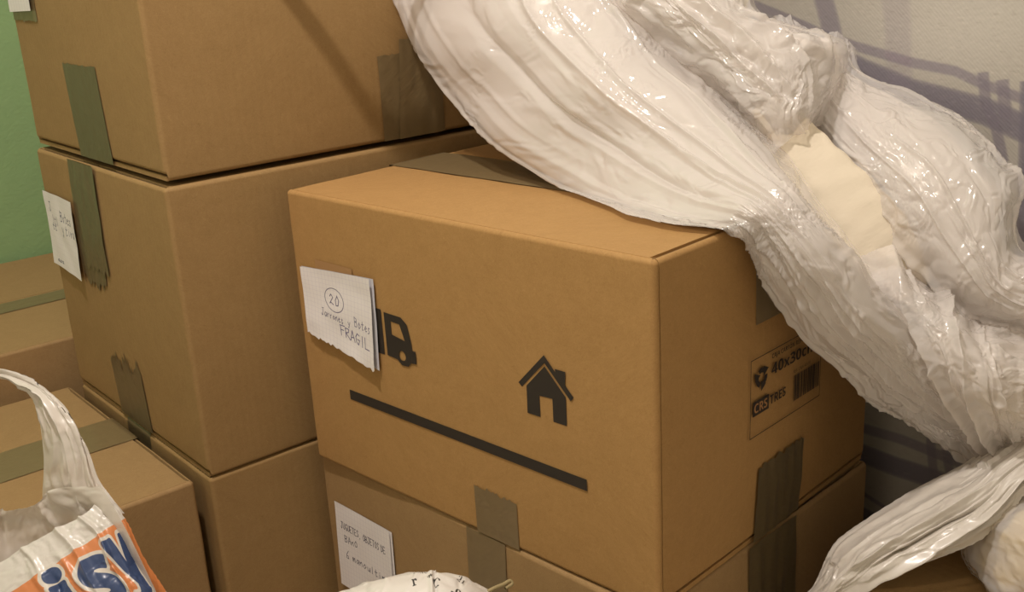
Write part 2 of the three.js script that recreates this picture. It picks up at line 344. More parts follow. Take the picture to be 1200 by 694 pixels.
{ // mattress on its side behind everything, with woven plaid bands
  const x0 = 0.85, x1 = 1.085, z0 = -1.5, z1 = 0.5, h = 1.25;
  const tex = canvasTex(2048, 1280, (g, w, hh) => {
    const X = (z) => (z - z0) / (z1 - z0) * w, Y = (y) => (1 - y / h) * hh, k = w / (z1 - z0);
    g.fillStyle = '#b6b0a6'; g.fillRect(0, 0, w, hh);
    const R = rng(44);
    const band = (pts, wd, c) => {
      g.strokeStyle = c; g.lineJoin = 'round';
      for (const f of [1.12, 1, 0.85]) { g.lineWidth = wd * k * f; g.beginPath(); pts.forEach(([z, y], i) => (i ? g.lineTo(X(z), Y(y)) : g.moveTo(X(z), Y(y)))); g.stroke(); }
    };
    const dk = 'rgba(118,114,126,0.42)', md = 'rgba(126,122,132,0.3)';
    // pairs of level bands low down, sagging ones higher where the cover has slipped
    band([[-1.6, .29], [-.9, .27], [-.511, .264], [-.479, .265], [-.449, .263], [-.413, .261], [0, .25], [.6, .24]], 0.0095, md);
    band([[-1.6, .26], [-.9, .242], [-.515, .238], [-.481, .236], [-.443, .237], [-.415, .237], [0, .225], [.6, .21]], 0.019, dk);
    band([[-1.6, .22], [-.9, .205], [-.513, .195], [-.488, .188], [-.3, .18], [.6, .16]], 0.0045, md);
    band([[-1.6, .2], [-.9, .185], [-.515, .174], [-.495, .171], [-.3, .165], [.6, .14]], 0.013, dk);
    band([[-1.6, .03], [.6, -.02]], 0.02, dk);
    band([[-1.6, .95], [-.9, .74], [-.583, .631], [-.546, .621], [-.492, .61], [-.451, .605], [-.427, .596], [-.394, .586], [0, .5], [.6, .4]], 0.008, md);
    band([[-1.6, .93], [-.9, .72], [-.556, .606], [-.536, .599], [-.488, .585], [-.457, .58], [-.424, .574], [-.392, .563], [0, .47], [.6, .36]], 0.021, dk);
    band([[-1.6, 1.2], [-.6, 1.0], [.6, .80]], 0.02, dk);
    // upright bands
    band([[-.60, .80], [-.583, .664], [-.570, .627], [-.53, .45], [-.50, .34]], 0.019, md);
    band([[-.53, .75], [-.508, .647], [-.5, .59], [-.47, .42]], 0.024, 'rgba(140,134,138,0.10)');
    band([[-.427, .605], [-.423, .58], [-.414, .561], [-.407, .534]], 0.009, md);
    band([[-.411, .6], [-.406, .569]], 0.010, md);
    band([[-.455, .32], [-.449, .27], [-.442, .233], [-.43, .1]], 0.009, md); band([[-.44, .32], [-.434, .271], [-.427, .243], [-.415, .1]], 0.009, md);
    band([[-.385, .6], [-.38, .47], [-.372, .264], [-.36, .05]], 0.022, dk);
    for (const z of [-1.3, -1.0, -.75, .2, .42]) { band([[z - .06, h], [z, .6], [z + .02, 0]], 0.018, md); band([[z - .035, h], [z + .025, .6], [z + .045, 0]], 0.008, md); }
    for (let i = 0; i < 60000; i++) { const v = R(); g.fillStyle = v < .5 ? 'rgba(70,60,50,0.07)' : 'rgba(255,245,230,0.08)'; g.fillRect(R() * w, R() * hh, 1 + R() * 5, 1); }
  });
  const weave = dataTex(256, (u, v, x, y) => { const n = 128 + ((x + y) % 4 < 2 ? 24 : -24) + tiled(u, v, 6, 7) * 30; return [n, n, n]; }, false); weave.repeat.set(9, 6);
  const mat = new THREE.MeshStandardMaterial({ map: tex, roughness: 0.95, bumpMap: weave, bumpScale: 0.0005 });
  const o = thing('mattress', 'cream mattress with grey-blue plaid bands standing on edge behind the plastic', 'mattress', V((x0 + x1) / 2, 0, (z0 + z1) / 2));
  const g = new RoundedBoxGeometry(x1 - x0, h, z1 - z0, 6, 0.05); g.translate(0, h / 2, 0);
  const cover = gridGeo(120, 80, (u, v) => {
    const z = lerp(z0 + 0.03, z1 - 0.03, u), y = lerp(0.03, h - 0.03, v), e = Math.min(1, Math.min(u, 1 - u, v, 1 - v) * 14);
    return V(x0 - (x0 + x1) / 2 + 0.012 * (1 - e) + n2(z * 5, y * 5) * 0.006 * e, y, z - (z0 + z1) / 2);
  }, (u, v, p) => [(p.z + (z0 + z1) / 2 - z0) / (z1 - z0), p.y / h], true);
  part('core', g.scale(0.93, 0.995, 0.995).translate(0.01, 0, 0), new THREE.MeshStandardMaterial({ color: 0xc9bda9, roughness: 0.95 }), o);
  part('cover', cover, mat, o, 'cream cover with woven grey-blue bands');
  part('piping', new THREE.TubeGeometry(new THREE.CatmullRomCurve3([[.04, .04], [.96, .04], [.96, .96], [.04, .96]].map(([a, b]) => V(x0 - (x0 + x1) / 2 + 0.012, b * h, (a - .5) * (z1 - z0))), true, 'catmullrom', 0.02), 160, 0.006, 8, true), mat, o);
}

// ---------------------------------------------------------------- the boxes
const HB = 0.2718;
// left stack, square to the room: lit face +z, shaded face -x
const stackAt = (y, dx = 0, dz = 0) => V(0.3444 + 0.2 + dx, y, -0.8746 - 0.169 + dz);
{
  const o = thing('cardboard_box', 'plain brown cardboard box with torn tape at the foot of the left stack', 'box', stackAt(0), 0);
  const b = carton(o, { x: 0.40, z: 0.338, h: 0.2706, seam: 'x', mat: M.kraft, seed: 2, gap: 0.002, wave: 0.0012, bulge: { '+z': 0.002, '-x': 0.002 } });
  tapeTop(o, b, 'x', 0.06, M.tapeDark, { h: 0.2706, down: 0.05, seed: 3 });
}
{
  const o = thing('cardboard_box', 'middle box of the left stack, with a paper note and wrinkled tape', 'box', stackAt(0.2715), 0);
  const b = carton(o, { x: 0.40, z: 0.338, h: HB, seam: 'x', mat: M.kraft, seed: 3, gap: 0.0024, wave: 0.0007, bulge: { '+z': 0.003, '-x': 0.0035 } });
  tapeOn(o, b, '-x', 0.100, 0.166, 0.0002, 0.125, M.tapeDark, { jag: 0.012, seed: 2, slant: -0.004, wr: 0.0008 });
  tapeOn(o, b, '-x', 0.118, 0.176, 0.0002, 0.108, M.tapeDark, { jag: 0.006, seed: 5, slant: 0.002, off: 0.0016, wr: 0.0012 });
  tapeOn(o, b, '-x', 0.130, 0.212, 0.200, HB - 0.004, M.tapeDark, { jag: 0.02, jagEnd: 'top', seed: 8 });
  noteOn(o, b, '-x', [[-0.004 + 0.006, 0.0455], [0.101, 0.0445], [0.1025, 0.1275], [0.003, 0.1265]], M.noteFaint, { curl: 0.0035, torn: false, seed: 3, label: 'squared paper note with faint handwriting', off: 0.002 });
}
{
  const o = thing('cardboard_box', 'topmost box of the left stack, crossed by a slanting strip of shadow', 'box', stackAt(0.2715 + HB + 0.0048, 0.0035, -0.001), 0);
  const b = carton(o, { x: 0.40, z: 0.338, h: HB, seam: 'x', mat: M.kraft, seed: 4, gap: 0.0024, bulge: { '+z': 0.004, '-x': 0.003 } });
  const d = (v) => HB + v;
  tapeOn(o, b, '-x', 0.136, 0.221, d(-0.0905), d(-0.001), M.tapeDark, { jag: 0.0015, jagEnd: 'top', seed: 12 });
  tapeOn(o, b, '+z', 0.219, 0.292, d(-0.0815), d(-0.0006), M.tape, { jag: 0.001, jagEnd: 'top', seed: 13, slant: 0.002 });
  tapeOn(o, b, '+z', 0.240, 0.292, d(-0.0945), d(-0.0006), M.tape, { jag: 0.001, jagEnd: 'top', seed: 14, off: 0.0018, wr: 0.0012, slant: -0.006 });
  tapeOn(o, b, '-x', -0.004 + 0.008, 0.085, d(-0.172), d(-0.128), M.tape, { jag: 0.002, seed: 15 });
  noteOn(o, b, '-x', [[0.004, d(-0.235)], [0.081, d(-0.238)], [0.0805, d(-0.1385)], [0.004, d(-0.1365)]], M.noteBlank, { curl: 0.001, torn: false, seed: 5, label: 'blank corner of squared paper', off: 0.003 });
}
// the printed box and the one under it, turned a little from the stack
const TURN = 0.1018;       // their right side faces +z turned towards +x
const uD = V(-Math.sin(TURN), 0, -Math.cos(TURN)), vD = V(Math.cos(TURN), 0, -Math.sin(TURN));
const nearTop = V(0.4796, 0.5294, -0.4446);
const printedBase = nearTop.clone().addScaledVector(uD, 0.2).addScaledVector(vD, 0.1525).setY(0);
{
  const o = thing('cardboard_box', 'large box printed with a black house and truck, under the plastic', 'box', printedBase.clone().setY(0.2708), TURN);
  const b = carton(o, { x: 0.305, z: 0.40, h: 0.2587, seam: 'z', mat: M.kraftFresh, seed: 6, gap: 0.0026, joint: true, bulge: { '+z': 0.0015 } });
  tapeTop(o, b, 'z', 0.07, M.tape, { h: 0.2587, down: 0.078, seed: 21, shift: 0.001 });
  tapeOn(o, b, '-x', 0.2185, 0.2655, 0.217, 0.2585, M.tapeGrey, { jag: 0.003, jagEnd: 'top', seed: 22 });
  tapeOn(o, b, '+z', 0.122, 0.190, 0.194, 0.2575, M.tapeDark, { jag: 0.005, jagEnd: 'top', seed: 23, wr: 0.0016, slant: -0.004 });
  const c = (l) => l.map(([a, d]) => [a / 100, d / 100]);
  printOn(o, b, '-x', [{ out: c([[6.4, 17.33], [33.8, 17.33], [33.8, 18.25], [6.4, 18.25]]) }], 'line_print', 'thick black printed line');
  printOn(o, b, '-x', [
    { out: c([[27.5, 11.35], [30.18, 8.6], [31.2, 9.65], [31.2, 9.42], [32.18, 9.42], [32.1, 10.45], [32.86, 11.2], [32.58, 11.55], [30.2, 9.2], [27.84, 11.62]]) },
    { out: c([[28.3, 11.42], [30.2, 9.45], [32.12, 11.38], [32.12, 13.6], [30.82, 13.62], [30.82, 11.82], [29.55, 11.9], [29.55, 13.6], [28.26, 13.6]]) },
  ], 'house_print', 'black printed house symbol');
  printOn(o, b, '-x', [
    { out: c([[4.2, 8.75], [11.95, 8.75], [11.95, 12.75], [4.2, 12.75]]) },
    { out: c([[12.3, 8.9], [14.45, 8.95], [15.15, 9.45], [15.5, 10.9], [15.55, 11.6], [15.95, 11.6], [15.95, 12.7], [15.3, 12.75], [14.9, 13.15], [14.1, 13.2], [13.55, 12.8], [12.3, 12.7]]), holes: [c([[13.1, 9.55], [14.2, 9.6], [14.72, 10.95], [13.1, 10.7]]), circle(0.1425, 0.1235, 0.0042)] },
  ], 'truck_print', 'black printed truck symbol');
  noteOn(o, b, '-x', [[0.0125, 0.0675], [0.1155, 0.0615], [0.1135, 0.1428], [0.0155, 0.1265]], M.noteBack, { curl: 0.002, seed: 9, name: 'note', torn: false, off: 0.0011 });
  noteOn(o, b, '-x', [[0.0122, 0.0678], [0.1135, 0.0613], [0.1118, 0.1425], [0.0151, 0.1278]], M.noteFragile, { curl: 0.0045, seed: 7, label: 'squared paper note reading 20 Jarrones y Botes FRAGIL', off: 0.002 });
  tapeOn(o, b, '-x', 0.034, 0.086, 0.058, 0.076, new THREE.MeshPhysicalMaterial({ color: 0xa98258, roughness: 0.4, transmission: 0.0, side: THREE.DoubleSide }), { jag: 0.0006, seed: 29, off: 0.0008 });
  // address panel on the right side
  const lab = canvasTex(1024, 640, (g, w, h) => {
    const sx = w / 0.104, sy = h / 0.065;
    g.clearRect(0, 0, w, h);
    const ink = '#2b2119'; g.strokeStyle = ink; g.fillStyle = ink;
    g.lineWidth = 7; g.strokeRect(6, 6, w - 12, h - 14);
    g.font = 'bold 50px sans-serif'; g.fillText('CAJA CARTÓN REFORZADA', 285, 74, 700);
    g.save(); g.translate(285, 206); g.scale(1.24, 1); g.font = 'bold 126px sans-serif'; g.fillText('40x30cm', 0, 0); g.restore();
    g.font = '36px sans-serif'; g.fillText('REF. CAJA 40x30', 600, 300, 400);
    let x = 615; const R = rng(90); while (x < 1000) { const b = 3 + Math.floor(R() * 4) * 4; g.fillRect(x, 325, b, 215); x += b + 3 + Math.floor(R() * 3) * 3; }
    g.fillRect(40, 345, 215, 120); g.font = 'bold 104px sans-serif'; g.fillStyle = '#a97c4c'; g.fillText('CRS', 52, 443, 192); g.fillStyle = ink;
    g.font = 'bold 104px sans-serif'; g.fillText('TRES', 268, 443, 230);
    g.save(); g.translate(150, 178);                       // three bent arrows chasing each other
    for (let i = 0; i < 3; i++) {
      g.save(); g.rotate(i * 2.094);
      g.beginPath(); g.arc(0, 0, 78, -2.2, -0.75); g.arc(0, 0, 40, -0.75, -2.2, true); g.closePath(); g.fill();
      g.beginPath(); g.moveTo(24, -84); g.lineTo(96, -52); g.lineTo(28, -4); g.closePath(); g.fill(); g.restore();
    }
    g.restore();
  });
  const labMat = new THREE.MeshStandardMaterial({ map: lab, transparent: true, roughness: 0.7, polygonOffset: true, polygonOffsetFactor: -2 });
  part('label_print', gridGeo(10, 10, (u, v) => b.face('+z', 0.1095 + u * 0.104, 0.1025 + v * 0.0635, 0.0007), (u, v) => [u, 1 - v], true), labMat, o, 'black printed panel with size, recycling arrows and barcode');
}
{
  const o = thing('cardboard_box', 'box with a handwritten note, directly beneath the printed box', 'box', printedBase.clone().addScaledVector(vD, 0.002), TURN - 0.028);
  const h = 0.2703, b = carton(o, { x: 0.306, z: 0.402, h, seam: 'z', mat: M.kraftOld, seed: 7, gap: 0.002, bulge: { '-x': 0.002, '+z': 0.002 } });
  tapeOn(o, b, '-x', 0.209, 0.255, 0.0006, 0.056, M.tapeGrey, { jag: 0.004, seed: 31 });
  tapeOn(o, b, '+z', 0.118, 0.186, 0.0006, 0.10, M.tapeDark, { jag: 0.004, seed: 32, wr: 0.0016 });
  noteOn(o, b, '-x', [[0.0165, 0.0455], [0.106, 0.0455], [0.106, 0.137], [0.014, 0.137]], M.noteBlank, { curl: 0.001, torn: false, seed: 34, off: 0.0009 });
  noteOn(o, b, '-x', [[0.0165, 0.0455], [0.1035, 0.0455], [0.103, 0.137], [0.014, 0.137]], M.noteToys, { curl: 0.002, torn: false, seed: 33, label: 'squared paper note with handwriting', off: 0.0014 });
}
{
  const o = thing('cardboard_box', 'low box with a strip of tape along its lid, beside the white carrier bag', 'box', V(0.335 - 0.2, 0, -0.888 - 0.1665), 0);
  const h = 0.268, b = carton(o, { x: 0.40, z: 0.333, h, seam: 'x', mat: M.kraftOld, seed: 8, gap: 0.001, bulge: { '+z': 0.002 } });
  tapeTop(o, b, 'x', 0.07, M.tape, { h, down: 0.06, seed: 41 });
}
{
  const o = thing('cardboard_box', 'taller box against the green wall, behind the low taped one', 'box', V(0.06 + 0.235, 0, -1.25 - 0.212), 0);
  const h = 0.3155, b = carton(o, { x: 0.47, z: 0.424, h, seam: 'x', mat: M.kraftOld, seed: 9, gap: 0.001, bulge: { '+z': 0.002 } });
  tapeTop(o, b, 'x', 0.045, M.tape, { h, down: 0.06, seed: 42, shift: 0.03 });
}
{
  const o = thing('cardboard_box', 'box at the lower right corner with a white plastic strap lying across it', 'box', V(0.60 + 0.12, 0, -0.385 + 0.17), 0);
  const h = 0.268, b = carton(o, { x: 0.24, z: 0.34, h, seam: 'x', mat: M.kraft, seed: 10, gap: 0.001 });
  tapeTop(o, b, 'x', 0.06, M.tape, { h, down: 0.05, seed: 44, shift: 0 });
}

// ---------------------------------------------------------------- what soft things rest against: boxes, mattress, cushions
const SOLID = [];
const solidBox = (cx, cy, cz, hx, hy, hz, turn = 0) => SOLID.push({ c: V(cx, cy, cz), ax: [V(Math.cos(turn), 0, -Math.sin(turn)), V(0, 1, 0), V(Math.sin(turn), 0, Math.cos(turn))], h: [hx, hy, hz] });
solidBox(0.5444, 0.27, -1.0436, 0.2, 0.27, 0.169); solidBox(0.5479, 0.684, -1.0446, 0.2, 0.136, 0.169);
solidBox(printedBase.x, 0.265, printedBase.z, 0.1535, 0.265, 0.2, TURN);
solidBox(0.135, 0.134, -1.0545, 0.2, 0.134, 0.1665); solidBox(0.72, 0.134, -0.215, 0.12, 0.134, 0.17);
solidBox(0.97, 0.625, -0.5, 0.126, 0.625, 1.0);
const ROUND = [];
const LIFT = V(-0.6, 0.42, 0.68).normalize();              // cloth gives way upwards and outwards
function within(p, gap) {
  const d = V();
  for (const s of SOLID) { d.subVectors(p, s.c); if (s.ax.every((a, i) => Math.abs(d.dot(a)) < s.h[i] + gap)) return true; }
  for (const s of ROUND) { d.subVectors(p, s.c); if (Math.hypot(...s.ax.map((a, i) => d.dot(a) / (s.r[i] + gap))) < 1) return true; }
  return false;
}
function keepOut(p, gap = 0.0025) {
  const d = V();
  for (const s of SOLID) {
    d.subVectors(p, s.c); const q = s.ax.map((a) => d.dot(a)), over = q.map((x, i) => s.h[i] + gap - Math.abs(x));
    if (Math.min(...over) <= 0) continue;
    let k = 0; if (over[1] < over[k]) k = 1; if (over[2] < over[k]) k = 2;
    p.addScaledVector(s.ax[k], Math.sign(q[k]) * over[k]);
  }
  for (const s of ROUND) {
    d.subVectors(p, s.c); const q = s.ax.map((a, i) => d.dot(a) / (s.r[i] + gap)), l = Math.hypot(...q);
    if (l < 1 && l > 1e-6) p.copy(s.c).addScaledVector(d, 1 / l);
  }
  return p;
}

// ---------------------------------------------------------------- plastic film
M.film = new THREE.MeshPhysicalMaterial({ color: 0xf8f4f0, roughness: 0.12, transmission: 0.63, thickness: 0, ior: 1.5, side: THREE.DoubleSide });
M.filmFar = new THREE.MeshPhysicalMaterial({ color: 0xf8f4f0, roughness: 0.24, transmission: 0.40, thickness: 0, ior: 1.5, side: THREE.DoubleSide });
M.filmClear = M.film;
M.bagWhite = new THREE.MeshPhysicalMaterial({ color: 0xdfd8cd, roughness: 0.42, transmission: 0.22, thickness: 0, ior: 1.5, clearcoat: 0.6, clearcoatRoughness: 0.22, side: THREE.DoubleSide });
const cr = (a, b, c, d, t) => 0.5 * (2 * b + (c - a) * t + (2 * a - 5 * b + 4 * c - d) * t * t + (3 * b - a - 3 * c + d) * t * t * t);
function crV(P, t) { // Catmull-Rom through a row of points
  const n = P.length - 1, x = Math.min(n - 1e-6, Math.max(0, t * n)), i = Math.floor(x), f = x - i;
  const a = P[Math.max(0, i - 1)], b = P[i], c = P[i + 1], d = P[Math.min(n, i + 2)];
  return V(cr(a.x, b.x, c.x, d.x, f), cr(a.y, b.y, c.y, d.y, f), cr(a.z, b.z, c.z, d.z, f));
}
const ridge = (x) => 1 - Math.abs(x);
const hash = (x, y, s) => { let h = Math.imul(x | 0, 374761393) + Math.imul(y | 0, 668265263) + Math.imul(s | 0, 1274126177); h = Math.imul(h ^ (h >>> 13), 1274126177); h ^= h >>> 16; return (h >>> 0) / 4294967296; };
function nearest(x, y, s) { // distance to the nearest of scattered points: cones that meet in straight creases
  const X = Math.floor(x), Y = Math.floor(y); let d = 9;
  for (let j = -1; j < 2; j++) for (let i = -1; i < 2; i++) { const a = X + i + hash(X + i, Y + j, s) - x, b = Y + j + hash(X + i, Y + j, s + 71) - y, q = a * a + b * b; if (q < d) d = q; }
  return Math.sqrt(d);
}
const facets = (x, y, s) => nearest(x, y, s) - nearest(x + 13.7, y + 5.3, s + 31);
// rows: along the flow (v), each a list of points across it (u). Folds run along v.
function filmGeo(rows, { nu = 120, nv = 220, folds = [], fold = 0.004, foldK = 14, crumple = 0.0012, cross = 0.0006, seed = 1, edge = 0.0, back = 0, uvk = null, lines = 16, more = null, tuck = 0 }) {
  const N = (nu + 1) * (nv + 1), base = new Array(N);
  for (let j = 0; j <= nv; j++) { const v = j / nv, row = rows[0].map((_, k) => crV(rows.map((r) => r[k]), v)); for (let i = 0; i <= nu; i++) base[j * (nu + 1) + i] = crV(row, i / nu); }
  const out = base.map((p) => p.clone());
  let long = 0, wide = 0; const mid = nu >> 1, jm = nv >> 1;
  for (let j = 1; j <= nv; j++) long += base[j * (nu + 1) + mid].distanceTo(base[(j - 1) * (nu + 1) + mid]);
  for (let i = 1; i <= nu; i++) wide += base[jm * (nu + 1) + i].distanceTo(base[jm * (nu + 1) + i - 1]);
  const A = V(), B = V(), n = V(), RC = rng(seed * 101 + 7);
  const creases = Array.from({ length: lines }, () => { const u0 = RC() * 1.1 - 0.05, v0 = RC() * 0.8 - 0.15; return [u0, u0 + (RC() - 0.5) * 0.3, v0, v0 + 0.2 + RC() * 0.5, 0.008 + RC() * 0.022, (RC() < 0.7 ? 1 : -1) * (0.0009 + RC() * 0.0024)]; });
  for (let j = 0; j <= nv; j++) for (let i = 0; i <= nu; i++) {
    const k = j * (nu + 1) + i, u = i / nu, v = j / nv;
    A.subVectors(base[j * (nu + 1) + Math.min(nu, i + 1)], base[j * (nu + 1) + Math.max(0, i - 1)]);
    B.subVectors(base[Math.min(nv, j + 1) * (nu + 1) + i], base[Math.max(0, j - 1) * (nu + 1) + i]);
    n.crossVectors(A, B).normalize(); if (n.dot(FWD) > 0) n.negate();
    const p = base[k];
    let h = 0;
    // gathered folds along the flow: warped across it so that they split and join
    const w = u + 0.10 * n2(v * 2.2 + seed, u * 1.3) + 0.035 * n2(v * 6 + seed * 2, u * 3);
    const f1 = n2(w * foldK, v * 1.1 + seed * 7);
    h += fold * (0.6 * f1 + 0.25 * n2(w * foldK * 2 + 5, v * 2.5 + seed));
    for (const [u0, u1, v0, v1, wd, am] of creases) {                                 // long straight creases running with the flow
      if (v < v0 || v > v1) continue;
      const d = Math.abs(u - lerp(u0, u1, v) - 0.006 * n2(v * 7, u0 * 40)) / wd;
      if (d < 1) h += am * (1 - d) * Math.min(1, (v - v0) * 9, (v1 - v) * 9);
    }
    for (const [u0, u1, wd, am, v0 = -1, v1 = 2] of folds) {
      const c = lerp(u0, u1, v) + 0.012 * n2(v * 3, u0 * 9 + seed), d = Math.abs(u - c) / wd;
      if (d < 1) h += am * Math.pow(1 - d, 1.6) * sstep(v0, v0 + 0.12, v) * (1 - sstep(v1 - 0.12, v1, v));
    }
    // crumpling: straight creases between small flat facets, at three scales, the finer ones in patches
    const la = v * long + 0.012 * n2(u * 4, v * 9 + seed), lb = u * wide + 0.012 * n2(u * 5 + 7, v * 8 + seed);
    const m2 = 0.15 + 0.85 * sstep(-0.05, 0.5, n2(la * 16 + seed, lb * 16)), m3 = sstep(0.05, 0.5, n2(la * 24 + 9, lb * 24 + seed));
    h += crumple * (more ? more(u, v) : 1) * (facets(la * 14, lb * 24, seed) * 0.7 + facets(la * 38, lb * 62, seed + 5) * 0.6 * m2 + facets(la * 120, lb * 130, seed + 9) * 0.26 * m3);
    // short pleats across the flow
    const mk = sstep(0.22, 0.55, n3(p.x * 11 + 40, p.y * 11 + seed, p.z * 11));
    h += cross * mk * (Math.pow(ridge(n2(v * 62 + 6 * n2(u * 9, v * 9), u * 12 + seed)), 2) - 0.4);
    const e = Math.min(1, Math.min(u, 1 - u) * 9 + 0.12);
    out[k].addScaledVector(n, h * e - back);
    if (edge && (u === 0 || u === 1)) out[k].addScaledVector(A.normalize(), (u ? 1 : -1) * edge * n2(v * 40, seed));
  }
  out.forEach((p) => { for (let i = 0; i < 90 && within(p, 0.0045 + tuck); i++) p.addScaledVector(LIFT, 0.0015); });
  const geo = gridGeo(nu, nv, (u, v) => out[Math.round(v * nv) * (nu + 1) + Math.round(u * nu)], uvk || ((u, v) => [u, v]));
  return geo;
}
const rowsOf = (list) => list.map((r) => r.map(([x, y, d]) => at(x, y, d)));
// the same film a little behind itself: the far layer of a bag
const behind = (rows, by, shrink = 0.04) => rows.map((r) => { const m = r[0].clone().add(r[r.length - 1]).multiplyScalar(0.5); return r.map((p) => p.clone().lerp(m, shrink).addScaledVector(FWD, by)); });

// soft goods inside the bag
function blob(center, r, { seed = 1, amp = 0.1, freq = 2, crumple = 0, ext = 2.4, nu = 72, nv = 48, axes = [RIGHT, UPO, FWD], flat = -9 }) {
  return gridGeo(nu, nv, (u, v) => {
    const a = u * Math.PI * 2, b = (v - 0.5) * Math.PI, e = 2 / ext, s = (x) => Math.sign(x) * Math.pow(Math.abs(x), e);
    const d = [s(Math.cos(b)) * s(Math.cos(a)), s(Math.sin(b)), s(Math.cos(b)) * s(Math.sin(a))];
    const q = [Math.cos(b) * Math.cos(a), Math.sin(b), Math.cos(b) * Math.sin(a)];
    let k = 1 + amp * n3(q[0] * freq + seed, q[1] * freq, q[2] * freq);
    if (crumple) { let c = 0, am = 1, fr = 3; for (let o = 0; o < 4; o++) { c += am * (ridge(n3(q[0] * fr + seed * 3, q[1] * fr, q[2] * fr + o * 5)) - 0.6); am *= 0.55; fr *= 2; } k += crumple * c; }
    const p = center.clone(); axes.forEach((ax, i) => p.addScaledVector(ax, d[i] * r[i] * k)); if (p.y < flat) p.y = flat; return p;
  }, (u, v) => [u, v], true);
}
const woolTex = dataTex(256, (u, v) => { const n = 128 + tiled(u, v, 6, 3) * 40 + tiled(u, v, 20, 8) * 50; return [n, n, n]; }, false); woolTex.repeat.set(4, 3);
M.cream = new THREE.MeshStandardMaterial({ color: 0xf0dca4, roughness: 0.95, bumpMap: woolTex, bumpScale: 0.003 });
M.creamPale = new THREE.MeshStandardMaterial({ color: 0xe4d8c8, roughness: 0.95, bumpMap: woolTex, bumpScale: 0.002 });
M.foam = new THREE.MeshStandardMaterial({ color: 0xe2d6c0, roughness: 0.95, bumpMap: woolTex, bumpScale: 0.0003 });
const WORLD = [V(1, 0, 0), V(0, 1, 0), V(0, 0, 1)], LENS = [RIGHT, UPO, FWD];
function cushion(label, c, r, axes, material, options) {
  const o = thing('cushion', label, 'cushion', V(c.x, c.y - r[1], c.z));
  part('cover', blob(V(0, r[1], 0), r, { ...options, axes }), material, o);
  ROUND.push({ c, r: r.map((x) => x * 1.17), ax: axes });
}
cushion('large pale cushion under the plastic, lying on the printed box', V(0.715, 0.571, -0.71), [0.055, 0.036, 0.13], WORLD, M.creamPale, { seed: 4, amp: 0.08 });
cushion('yellowish cushion showing through the crumpled plastic at the top', at(795, 8, .945), [0.058, 0.05, 0.042], LENS, M.cream, { seed: 9, amp: 0.1, freq: 2.5 });
cushion('cream cushion bulging inside the plastic above the stretched white strap', at(1150, 445, .835), [0.075, 0.042, 0.045], LENS, M.cream, { seed: 15, amp: 0.09, freq: 2.2 });
{ // long curved strip of foam between the films
  const path = [[895, 120, .835], [920, 150, .83], [950, 186, .822], [985, 228, .812], [1015, 268, .806], [1040, 305, .805], [1062, 345, .81]].map(([x, y, d]) => at(x, y, d));
  const wid = [.012, .017, .020, .025, .029, .028, .02], rows = [];
  const g = gridGeo(28, 110, (u, v) => {
    const c = crV(path, v), t = crV(path, Math.min(1, v + .01)).sub(crV(path, Math.max(0, v - .01))).normalize();
    const s = t.clone().cross(FWD).normalize(), k = v * (wid.length - 1), i = Math.min(wid.length - 2, Math.floor(k)), w = lerp(wid[i], wid[i + 1], k - i);
    const a = u * Math.PI * 2, e = (x) => Math.sign(x) * Math.pow(Math.abs(x), 0.7), nn = 1 + 0.05 * n2(v * 8, Math.cos(a) * 1.5);
    return keepOut(c.addScaledVector(s, e(Math.cos(a)) * w * nn).addScaledVector(FWD, e(Math.sin(a)) * 0.011 * nn), 0.001);
  }, (u, v) => [u * .1, v * .3]);
  const o = thing('foam_strip', 'long cream strip of foam poking out between folds of the plastic', 'foam', V(0, 0, 0));
  part('strip', g, M.foam, o);
}
